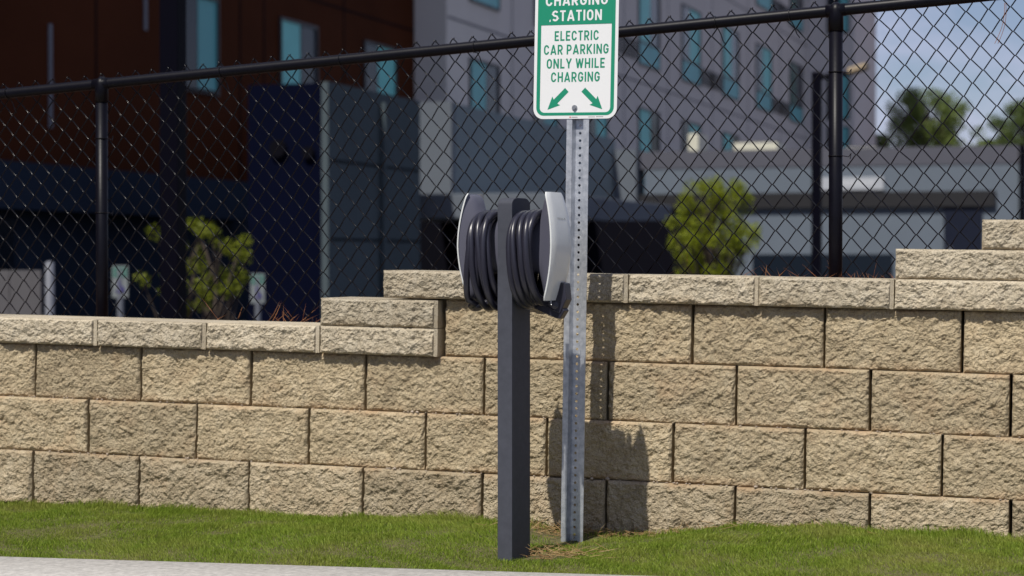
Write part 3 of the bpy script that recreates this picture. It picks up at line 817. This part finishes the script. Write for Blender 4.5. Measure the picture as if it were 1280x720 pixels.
for (a, b, z_, h_) in ((-0.011, 0.011, 0.0045, 0.0022), (0.050, 0.074, 0.0052, 0.0016), (0.078, 0.104, 0.0055, 0.0018)):
    flat('small_print', [(a, z_), (b, z_), (b, z_+h_), (a, z_+h_)], -0.0030, M['print'])
for zb in (0.037, 0.421):
    b = MB().tube([(0, -0.0025, zb), (0, -0.0050, zb)], 0.0100, 16); b.tube([(0, -0.0050, zb), (0, -0.0100, zb)], 0.0062, 6); b.tube([(0, 0.0, zb), (0, 0.03, zb)], 0.0036, 6)
    b.build('bolt', M['bolt'], panel)

# ------------------------------------------------------------------ hotel behind the fence
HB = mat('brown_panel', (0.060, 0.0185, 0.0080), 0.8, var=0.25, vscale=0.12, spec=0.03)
HG = mat('grey_stucco', (0.52, 0.495, 0.475), 0.9, var=0.05, vscale=0.6)
HP = mat('pale_stucco', (0.098, 0.114, 0.138), 0.9, var=0.05, vscale=0.6)
HN = mat('navy_shaded_panel', (0.0022, 0.0032, 0.012), 0.8, var=0.1, vscale=1, spec=0.02)  # navy, darkened further to paint deep shade on the block front
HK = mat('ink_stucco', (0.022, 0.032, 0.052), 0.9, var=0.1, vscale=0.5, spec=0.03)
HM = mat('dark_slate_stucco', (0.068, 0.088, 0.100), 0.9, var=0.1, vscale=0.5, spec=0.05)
HS = mat('slate_stucco', (0.19, 0.228, 0.242), 0.9, var=0.06, vscale=0.6, spec=0.1)
HD = mat('dark_trim_recess_shade', (0.004, 0.004, 0.007), 0.8, spec=0.03)  # near-black for joints and fittings, and painted shade in the entry
HL = mat('low_building_stucco', (0.108, 0.132, 0.166), 0.9, var=0.05, vscale=0.7)
HC = mat('parapet_metal', (0.068, 0.070, 0.092), 0.7, var=0.05, vscale=2)
TEAL = mat('teal_glass', (0.16, 0.52, 0.51), 0.45, spec=0.2, var=0.1, vscale=0.8)
TEALD = mat('teal_spandrel', (0.15, 0.42, 0.45), 0.5, spec=0.2, var=0.12, vscale=0.8)
DGL = mat('dark_glass', (0.010, 0.015, 0.024), 0.2, spec=0.25)
TEALS = mat('teal_curtain', (0.16, 0.46, 0.48), 0.5, spec=0.2)
TEAL2 = mat('pale_teal_glass', (0.22, 0.60, 0.58), 0.4, spec=0.2)
TEAL3 = mat('deep_teal_glass', (0.10, 0.36, 0.38), 0.4, spec=0.2)
FRM = mat('window_frame', (0.02, 0.022, 0.028), 0.5)
STRIPM = mat('pale_strip', (0.12, 0.13, 0.16), 0.6)
WHT = mat('white_board', (0.36, 0.38, 0.42), 0.6)
WHD = mat('shaded_white_sheet', (0.17, 0.19, 0.20), 0.6)  # white darkened so the lot signs look shaded
HVC = mat('roof_unit_metal', (0.50, 0.49, 0.40), 0.6, var=0.1, vscale=2)
GL = -2.74

hotel = empty('hotel_building', (-18, 48, GL)); tag(hotel, 'large hotel with brown, grey and navy walls and teal windows', 'building')
def hb(name, m, x0, x1, y0, y1, z0, z1, parent=hotel, bevel=0):
    p = parent
    org = np.array(hotel.location)
    q = MB().box(x0-org[0], x1-org[0], y0-org[1], y1-org[1], z0-org[2], z1-org[2]).build(name, m, None, bevel=bevel)
    q.parent = p
    return q
XB, XG = -19.0, -18.0
yc = onX(558, 60, XG)[1]; ye = onX(1010, 60, XG)[1]; xe = onY(1068, 60, ye)[0]; yf = onX(1095, 60, xe)[1]
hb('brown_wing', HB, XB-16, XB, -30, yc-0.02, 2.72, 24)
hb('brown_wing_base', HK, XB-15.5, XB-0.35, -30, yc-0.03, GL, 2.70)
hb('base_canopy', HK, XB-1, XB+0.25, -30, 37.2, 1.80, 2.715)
hb('grey_wing', HG, XG-17, XG, yc, ye, GL, 45)  # unseen upper storeys made taller to shade the end wing
hb('end_wing', mat('end_wing_lit_stucco', (0.60, 0.565, 0.55), 0.9, var=0.05, vscale=0.6), XG-17, xe, ye+0.02, yf, GL, 24)  # stucco lightened in place of sunlight that the grey wing blocks
# ground-floor dark recesses under the canopy
for (a, b) in ((4, 14), (17, 27.5)):
    hb('shopfront_glass', DGL, XB-0.34, XB-0.28, a, b, GL+0.2, 1.6)
# windows on the faces that look along +x
def window_x(xf, u0, u1, ztop, zbot, teal_left=True, panel=True, grille=True, m_teal=TEAL):
    y0 = onX(u0, 100, xf)[1]; y1 = onX(u1, 100, xf)[1]; w = y1-y0; o = np.array(hotel.location)
    def B(name, m, a, b, c, d, e0, e1, par):
        return MB().box(xf+e0-o[0], xf+e1-o[0], a-o[1], b-o[1], c-o[2], d-o[2]).build(name, m, par)
    zb = zbot-(0.86 if panel else 0)
    fr = MB()
    for (a, b, c, d) in ((y0-0.06, y1+0.06, ztop, ztop+0.07), (y0-0.06, y1+0.06, zb-0.07, zb), (y0-0.06, y0, zb, ztop), (y1, y1+0.06, zb, ztop), (y0, y1, zbot-0.04, zbot+0.04)):
        fr.box(xf-0.02-o[0], xf+0.07-o[0], a-o[1], b-o[1], c-o[2], d-o[2])
    f_ = fr.build('window', FRM, hotel)
    k = 0.55 if teal_left else 0.42
    ym = y0+w*k
    B('pane', m_teal if teal_left else DGL, y0, ym-0.03, zbot+0.04, ztop, -0.01, 0.03, f_)
    B('pane', DGL if teal_left else m_teal, ym+0.03, y1, zbot+0.04, ztop, -0.01, 0.02, f_)
    if panel: B('spandrel', TEALD, y0, y1, zb, zbot-0.04, -0.01, 0.045, f_)
    if grille:
        g = MB(); ga, gb = (y1+0.25, y1+0.25+w*0.75) if teal_left is False else (y0-0.3-w*0.7, y0-0.3)
        for q in range(6): g.box(xf-o[0], xf+0.05-o[0], ga-o[1], gb-o[1], zb+0.08+q*0.13-o[2], zb+0.17+q*0.13-o[2])
        g.build('air_grille', FRM, f_)
R3, R2, R1 = (6.95, 4.45), (12.0, 9.66), (17.25, 14.95)
for (u0, u1, tl) in ((587, 622, True), (668, 695, False), (735, 757, False), (798, 823, True), (852, 874, False), (903, 922, True), (945, 963, False), (987, 1002, True)):
    for (a, b) in (R3, R2, R1):
        gm = (TEAL, TEAL2, TEAL3)[(u0*7+int(a)) % 3] if u0 != 987 else mat('green_glass', (0.05, 0.13, 0.10), 0.25)
        window_x(XG, u0, u1, a, b, tl, True, a != R3[0] or u0 > 640, gm)
for (u0, u1, tl) in ((228, 270, False), (350, 394, True), (455, 493, False)):
    for (a, b) in ((6.88, 4.75), (12.0, 9.66)):
        window_x(XB, u0, u1, a, b, tl, False, False, (TEAL3, TEAL, TEAL)[u0 % 3])
o = np.array(hotel.location)
for (u, va, vb) in ((62, 30, 160), (181, -60, 38)):
    p = onX(u, va, XB); q = onX(u, vb, XB)
    MB().box(XB-o[0]-0.02, XB+0.03-o[0], p[1]-0.06-o[1], p[1]+0.06-o[1], q[2]-o[2], p[2]-o[2]).build('light_strip', STRIPM, hotel)
# panel joints on the brown wing
for z_ in (7.6, 10.3):
    MB().box(XB-0.02-o[0], XB+0.012-o[0], -30-o[1], yc-0.05-o[1], z_-o[2], z_+0.05-o[2]).build('panel_joint', HD, hotel)
for z_ in (8.0, 13.4):
    MB().box(XG-0.02-o[0], XG+0.012-o[0], yc+0.1-o[1], ye-0.1-o[1], z_-o[2], z_+0.06-o[2]).build('reveal_joint', HC, hotel)
for u in (640, 720, 780, 835, 890, 935, 975):
    y_ = onX(u, 100, XG)[1]
    MB().box(XG-0.02-o[0], XG+0.010-o[0], y_-0.03-o[1], y_+0.03-o[1], 1-o[2], 20-o[2]).build('reveal_joint', HC, hotel)
for u in (120, 300, 330, 430):
    y_ = onX(u, 100, XB)[1]
    MB().box(XB-0.02-o[0], XB+0.010-o[0], y_-0.03-o[1], y_+0.03-o[1], 2.8-o[2], 20-o[2]).build('panel_joint', HD, hotel)
# windows on the end wing, facing the street
for (u0, u1) in ((1036, 1060), ):
    for (a, b) in ((190-42, 92), (40, -60), (196, 160)):
        p = onY(u0, a, ye); q = onY(u1, b, ye)
        fw_ = MB().box(p[0]-o[0]-0.1, q[0]-o[0]+0.1, ye-0.06-o[1], ye+0.03-o[1], p[2]-o[2]-0.1, q[2]-o[2]+0.1).build('window', FRM, hotel)
        MB().box(p[0]-o[0], p[0]+(q[0]-p[0])*0.55-o[0], ye-0.1-o[1], ye-0.04-o[1], p[2]-o[2], q[2]-o[2]).build('pane', DGL, fw_)
        MB().box(p[0]+(q[0]-p[0])*0.6-o[0], q[0]-o[0], ye-0.1-o[1], ye-0.04-o[1], p[2]-o[2], q[2]-o[2]).build('pane', TEALS, fw_)

# navy entrance block
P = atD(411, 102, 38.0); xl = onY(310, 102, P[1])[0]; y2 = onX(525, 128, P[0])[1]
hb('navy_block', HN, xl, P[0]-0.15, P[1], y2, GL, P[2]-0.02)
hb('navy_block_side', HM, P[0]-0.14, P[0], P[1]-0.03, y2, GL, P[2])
for (u, v_, s) in ((349, 186, .17), (387, 191, .12)):
    q = onY(u, v_, P[1])
    MB().tube([(q[0]-o[0], P[1]-0.10-o[1], q[2]-o[2]), (q[0]-o[0], P[1]+0.02-o[1], q[2]-o[2])], s, 16).build('wall_lamp', HD, hotel)
for z_ in (1.2, 2.7):
    MB().box(P[0]-0.02-o[0], P[0]+0.012-o[0], P[1]+0.05-o[1], y2-0.05-o[1], z_-o[2], z_+0.04-o[2]).build('reveal_joint', HD, hotel)
MB().tube([(P[0]+0.08-o[0], P[1]+2.6-o[1], 0.0), (P[0]+0.08-o[0], P[1]+2.6-o[1], P[2]-0.2-o[2])], 0.06, 8).build('downpipe', HM, hotel)
# long slate volume over the driveway
P2 = atD(563, 128, 48.0); ye2 = onX(770, 190, P2[0])[1]; xl2 = onY(505, 128, P2[1])[0]
zb2 = onX(563, 246, P2[0])[2]
hb('drive_canopy', HS, xl2-3, P2[0], P2[1]+0.25, ye2-0.1, zb2, P2[2])
hb('canopy_face', HP, xl2-3, P2[0]+0.03, P2[1], P2[1]+0.24, zb2-0.1, P2[2]+0.03)
P3 = atD(501, 243, 44.0); q3 = onY(700, 272, P3[1])
hb('entry_slab', HP, P3[0], q3[0], P3[1], P3[1]+10, q3[2], P3[2], bevel=0.03)
hb('entry_shade', HD, P3[0]-1.0, q3[0]+2.5, P3[1]+2.5, P3[1]+3.2, GL, q3[2]-0.02)  # near-black slab painted as the shade below the entry canopy
for u in (640, 745):
    a = onY(u, 330, P3[1]+2.45)[0]
    MB().box(a-0.25-o[0], a+0.25-o[0], P3[1]+2.40-o[1], P3[1]+2.48-o[1], 0.1, 3.2).build('door_glass', TEALD, hotel)

# ------------------------------------------------------------------ low building on the right
YL = ye2
zl = onY(790, 190, YL)[2]
xl0 = onY(771, 200, YL)[0]
low = empty('low_building', (xl0, YL, GL)); tag(low, 'long low slate-grey building with flat roof and white sign board', 'building')
ol = np.array(low.location)
def lb(name, m, x0, x1, y0, y1, z0, z1, parent=None, bevel=0):
    q = MB().box(x0-ol[0], x1-ol[0], y0-ol[1], y1-ol[1], z0-ol[2], z1-ol[2]).build(name, m, parent or low, bevel=bevel); return q
xr = 14.0
zbm = onY(1000, 241, YL)[2]; zbb = onY(1000, 260, YL)[2]
lb('wall', HL, xl0+0.9, xr, YL, YL+12, GL, zl-0.55)
lb('parapet', HC, xl0+0.02, xr+0.1, YL-0.02, YL+12.1, zl-0.54, zl)
xp = onY(799, 200, YL)[0]
lb('pier', HP, xl0, xp, YL-0.35, YL+0.6, onY(780, 258, YL)[2], zl+0.06)
xb = onY(1245, 250, YL)[0]
lb('awning', mat('awning_grey', (0.026, 0.026, 0.029), 0.8, spec=0.1), xp+0.02, xb, YL-0.16, YL-0.01, zbb, zbm)
a, b = onY(1023, 238, YL), onY(1105, 221, YL)
sb = lb('sign_board', WHT, a[0], b[0], YL-0.10, YL-0.01, a[2], b[2])
pr_ = MB()
for k in range(9):
    xx_ = a[0]+(b[0]-a[0])*(0.28+0.065*k); pr_.box(xx_-ol[0], xx_+0.07-ol[0], YL-0.108-ol[1], YL-0.101-ol[1], a[2]+0.13-ol[2], a[2]+0.27-ol[2])
pr_.build('faded_print', mat('faded_print', (0.5, 0.52, 0.55), 0.6), sb)
a, b = onY(1180, 340, YL), onY(1228, 262, YL)
dr_ = lb('door', mat('door_navy', (0.010, 0.013, 0.026), 0.6, spec=0.1), a[0], b[0], YL-0.08, YL-0.005, GL, b[2]+0.1)
lb('handle', STRIPM, a[0]+0.14, a[0]+0.24, YL-0.16, YL-0.085, 1.05, 1.25, dr_)
a, b = onY(800, 340, YL), onY(892, 262, YL)
lb('recess_shade', DGL, a[0], b[0], YL-0.06, YL-0.004, GL, b[2]+0.12)  # dark sheet on the wall, painting the shade of a recess
a, b = onY(941, 318, YL), onY(1116, 318, YL)
lb('low_window', DGL, a[0], b[0], YL-0.05, YL-0.003, GL+0.4, a[2])
a = onY(1278, 190, YL)
MB().tube([(a[0]-ol[0], -0.12, 0), (a[0]-ol[0], -0.12, zl-GL)], 0.09, 10).build('downpipe', HD, low)
for (u0, u1, v0, v1, dy) in ((860, 873, 190, 167, 4), (917, 972, 190, 178, 5), (1055, 1097, 190, 184, 7)):
    a, b = onY(u0, v0, YL+dy), onY(u1, v1, YL+dy)
    ru = lb('roof_unit', HVC, a[0], b[0], YL+dy, YL+dy+1.4, zl-0.1, b[2], bevel=0.03)
    lb('vent_cap', HC, a[0]+0.1, b[0]-0.1, YL+dy+0.2, YL+dy+1.2, b[2], b[2]+0.08, ru)

# ------------------------------------------------------------------ lamp poles
PM = mat('pole_paint', (0.0025, 0.0025, 0.006), 0.5, spec=0.03)
def bank_z(y):
    return float(np.interp(y, [q[0] for q in prof], [q[1] for q in prof]))
def pole(D, u, wpx, vtop, label, arm=None):
    c = atD(u, 200, D); w = wpx*D/F/2; zt = atD(u, vtop, D)[2]; zb = bank_z(c[1])-0.05
    e = empty('lamp_pole', (c[0], c[1], zb)); tag(e, label, 'lamp pole')
    MB().box(-w, w, -w, w, 0, zt-zb).build('shaft', PM, e, bevel=w*0.12)
    MB().box(-w*2.2, w*2.2, -w*2.2, w*2.2, 0, 0.35).build('foot', HL, e, bevel=0.02)
    if arm:
        h = zt-zb
        MB().tube([(0, 0, h-0.08), (arm*0.55, 0, h-0.02)], 0.035, 8).build('arm', PM, e)
        hd = MB().prism([(arm*0.5, h-0.05), (arm*0.78, h+0.02), (arm*0.80, h+0.10), (arm*0.5, h+0.03)], -0.17, 0.17, 'y').build('lamp_head', mat('lamp_head_paint', (0.30, 0.24, 0.16), 0.5), e, bevel=0.01)
    else:
        h = zt-zb
        MB().box(-0.1, 0.7, -0.17, 0.17, h-0.02, h+0.1).build('lamp_head', PM, e, bevel=0.02)
    return e
pole(15.0, 216.5, 25, -520, 'thick dark lamp pole close behind the left part of the fence')
pole(27.0, 1021, 11.5, 90, 'slim dark lamp pole with short arm beside the right fence post', arm=0.86)

# ------------------------------------------------------------------ small parking signs and grey gate in the lot
def lot_sign(u, v0, v1, D, wpx, label):
    c = atD(u, v1, D); zt = c[2]; zbm_ = atD(u, v0, D)[2]; w = wpx*D/F/2; zb = bank_z(c[1])
    e = empty('parking_sign', (c[0], c[1], zb), (0, 0, -YAW)); tag(e, label, 'sign', 'accessible parking signs in the lot')
    MB().tube([(0, 0.03, 0), (0, 0.03, zt-zb-0.05)], w*0.42, 10).build('post', STRIPM, e, smooth=False)
    h = zt-zbm_
    p = MB().box(-w, w, -0.008, 0.0, zbm_-zb, zt-zb).build('sign_panel', WHD, e)
    MB().box(-w*0.86, w*0.86, -0.0125, -0.0085, zt-zb-h*0.36, zt-zb-h*0.05).build('green_field', mat('pale_green_print', (0.035, 0.15, 0.12), 0.5), p)
    for k in range(2):
        MB().box(-w*0.62, w*0.62, -0.017, -0.013, zt-zb-h*(0.16+0.11*k), zt-zb-h*(0.12+0.11*k)).build('white_line', WHD, p)
    PU = mat('blue_print', (0.03, 0.02, 0.16), 0.5)
    s = MB(); cz = zbm_-zb+h*0.30                       # wheelchair symbol
    s.tube([(math.cos(a)*w*0.42-w*0.08, -0.013, cz-h*0.03+math.sin(a)*w*0.42) for a in np.linspace(-2.8, 1.0, 14)], w*0.13, 5)
    s.tube([(-w*0.08, -0.013, cz+h*0.22), (-w*0.05, -0.013, cz+h*0.03), (w*0.35, -0.013, cz+h*0.02), (w*0.5, -0.013, cz-h*0.13)], w*0.14, 5)
    s.tube([(-w*0.08, -0.010, cz+h*0.25), (-w*0.08, -0.016, cz+h*0.25)], w*0.2, 8)
    s.build('symbol', PU, p)
lot_sign(150, 372, 332, 33.0, 20, 'small green and white wheelchair parking sign beside the left fence post')
lot_sign(322, 379, 342, 35.0, 17.5, 'small green and white wheelchair parking sign right of the young leafy tree')
c = atD(62, 332, 22.0); zb = bank_z(c[1]); g = empty('grey_gate', (c[0], c[1], zb)); tag(g, 'plain grey gate panel with a round steel end post at far left', 'gate')
GT = mat('gate_grey', (0.075, 0.075, 0.085), 0.7, var=0.1, vscale=4)
hgt = c[2]-zb
for k in range(7):
    MB().box(-0.09-0.40*(k+1)+0.004, -0.09-0.40*k-0.004, -0.03, 0.01, 0.1, hgt-0.05).build('panel', GT, g)
MB().tube([(0, 0, 0), (0, 0, hgt+0.03), (0, 0, hgt+0.05)], [0.052, 0.052, 0.02], 14).build('post', STRIPM, g, smooth=True)
MB().tube([(-2.95, 0, 0), (-2.95, 0, hgt+0.03), (-2.95, 0, hgt+0.05)], [0.052, 0.052, 0.02], 14).build('post', STRIPM, g, smooth=True)

# ------------------------------------------------------------------ trees
BARK = mat('bark', (0.06, 0.045, 0.035), 0.9, var=0.3, vscale=20)
def leaves(cent, n, size, seed, spread):
    r = np.random.default_rng(seed); m = len(cent)
    k = r.integers(0, m, n); d = r.normal(0, 1, (n, 3)); d /= np.linalg.norm(d, axis=1)[:, None]
    P = cent[k]+d*(spread*r.random(n)**0.45)[:, None]
    a = r.normal(0, 1, (n, 3)); a /= np.linalg.norm(a, axis=1)[:, None]
    b = np.cross(a, r.normal(0, 1, (n, 3))); b /= np.linalg.norm(b, axis=1)[:, None]
    s = size*r.uniform(0.6, 1.3, n)[:, None]
    v = np.stack([P-a*s, P+b*s*0.5, P+a*s, P-b*s*0.5], 1).reshape(-1, 3)
    return v, np.arange(n*4).reshape(-1, 4)
def tree(name, label, c, zb, ztop, zlow, rx, m, n, size, seed, lobes, spread, group=None, stems=1, squash=1.0):
    r = np.random.default_rng(seed)
    e = empty(name, (c[0], c[1], zb)); tag(e, label, 'tree', group)
    H = ztop-zb; lo = zlow-zb; cen = []
    tr = MB()
    for s in range(stems):
        bx, by = r.normal(0, 0.06, 2)*(stems > 1); tx, ty = r.normal(0, rx*0.25, 2)
        tp = np.array([tx, ty, lo+(H-lo)*0.75])
        q = [np.array([bx, by, -0.1])+(tp-np.array([bx, by, -0.1]))*t+np.array([math.sin(t*5+s)*0.04*rx, math.cos(t*4+s)*0.04*rx, 0]) for t in np.linspace(0, 1, 8)]
        r0 = H*0.016/max(1, stems**0.5)+0.01
        tr.tube(q, list(np.linspace(r0, r0*0.3, 8)), 8)
        for k in range(lobes//stems):
            t = r.uniform(0.0, 1); a = r.uniform(0, 2*math.pi); zz_ = lo+(H-lo)*(0.06+0.9*t)
            prof_ = 0.42+0.58*math.sin(math.pi*min(1.0, max(0.0, t*0.86+0.06)))
            rr_ = rx*prof_*r.uniform(0.1, 1.12)**0.6
            p = np.array([math.cos(a)*rr_+tx*t, math.sin(a)*rr_*squash+ty*t, zz_]); cen.append(p)
            j = q[min(7, max(2, int(2+t*5)))]
            tr.tube([j, (j+p)/2+np.array([0, 0, 0.05*rx]), p], [r0*0.4, r0*0.25, r0*0.08], 5, False)
    tr.build('trunk', BARK, e, smooth=True)
    v, f = leaves(np.array(cen), n, size, seed+1, spread)
    link('crown', fastmesh('crown', v, f), m, e)
    return e
YG = leaf_mat('yellow_green_leaf', (0.12, 0.16, 0.006), (0.29, 0.33, 0.02), 0.4)
YL2 = leaf_mat('olive_green_leaf', (0.09, 0.12, 0.006), (0.22, 0.25, 0.02), 0.4)
DG = leaf_mat('dark_leaf', (0.05, 0.085, 0.02), (0.13, 0.17, 0.05), 0.35)
MG = leaf_mat('mid_leaf', (0.09, 0.14, 0.03), (0.20, 0.25, 0.07), 0.4)
c = atD(884, 300, 30.0)
tree('leafy_young_tree', 'bushy yellow-green young tree in front of the low grey building', c, bank_z(c[1]), atD(884, 222, 30)[2], atD(884, 356, 30)[2], 0.66, YG, 13000, 0.024, 51, 120, 0.13, 'young trees planted beyond the fence', 3)
c = atD(246, 330, 26.0)
tree('leafy_young_tree', 'sparse young tree behind the thick lamp pole', c, bank_z(c[1]), atD(245, 272, 26)[2], atD(245, 392, 26)[2], 0.66, YL2, 3000, 0.030, 57, 44, 0.12, 'young trees planted beyond the fence', 2)
for (u, v_, vb, D, rx, m, n, lab, sd) in (
        (1163, 114, 225, 130, 2.9, MG, 9000, 'round green tree rising above the low building roof in front of sky', 71),
        (1286, 124, 225, 120, 2.6, DG, 8000, 'dark green tree above the low building roof at right edge', 75),
        (1236, 176, 222, 140, 1.5, MG, 4000, 'low green treetop between the two taller far trees', 79),
        (1101, 166, 222, 135, 0.7, MG, 1200, 'small green treetop just right of the hotel end wall', 83)):
    c = atD(u, 200, D)
    tree('far_tree', lab, c, GL, atD(u, v_, D)[2], atD(u, vb, D)[2], rx, m, n*2, 0.10, sd, 130, rx*0.2, 'far trees beyond the low building')
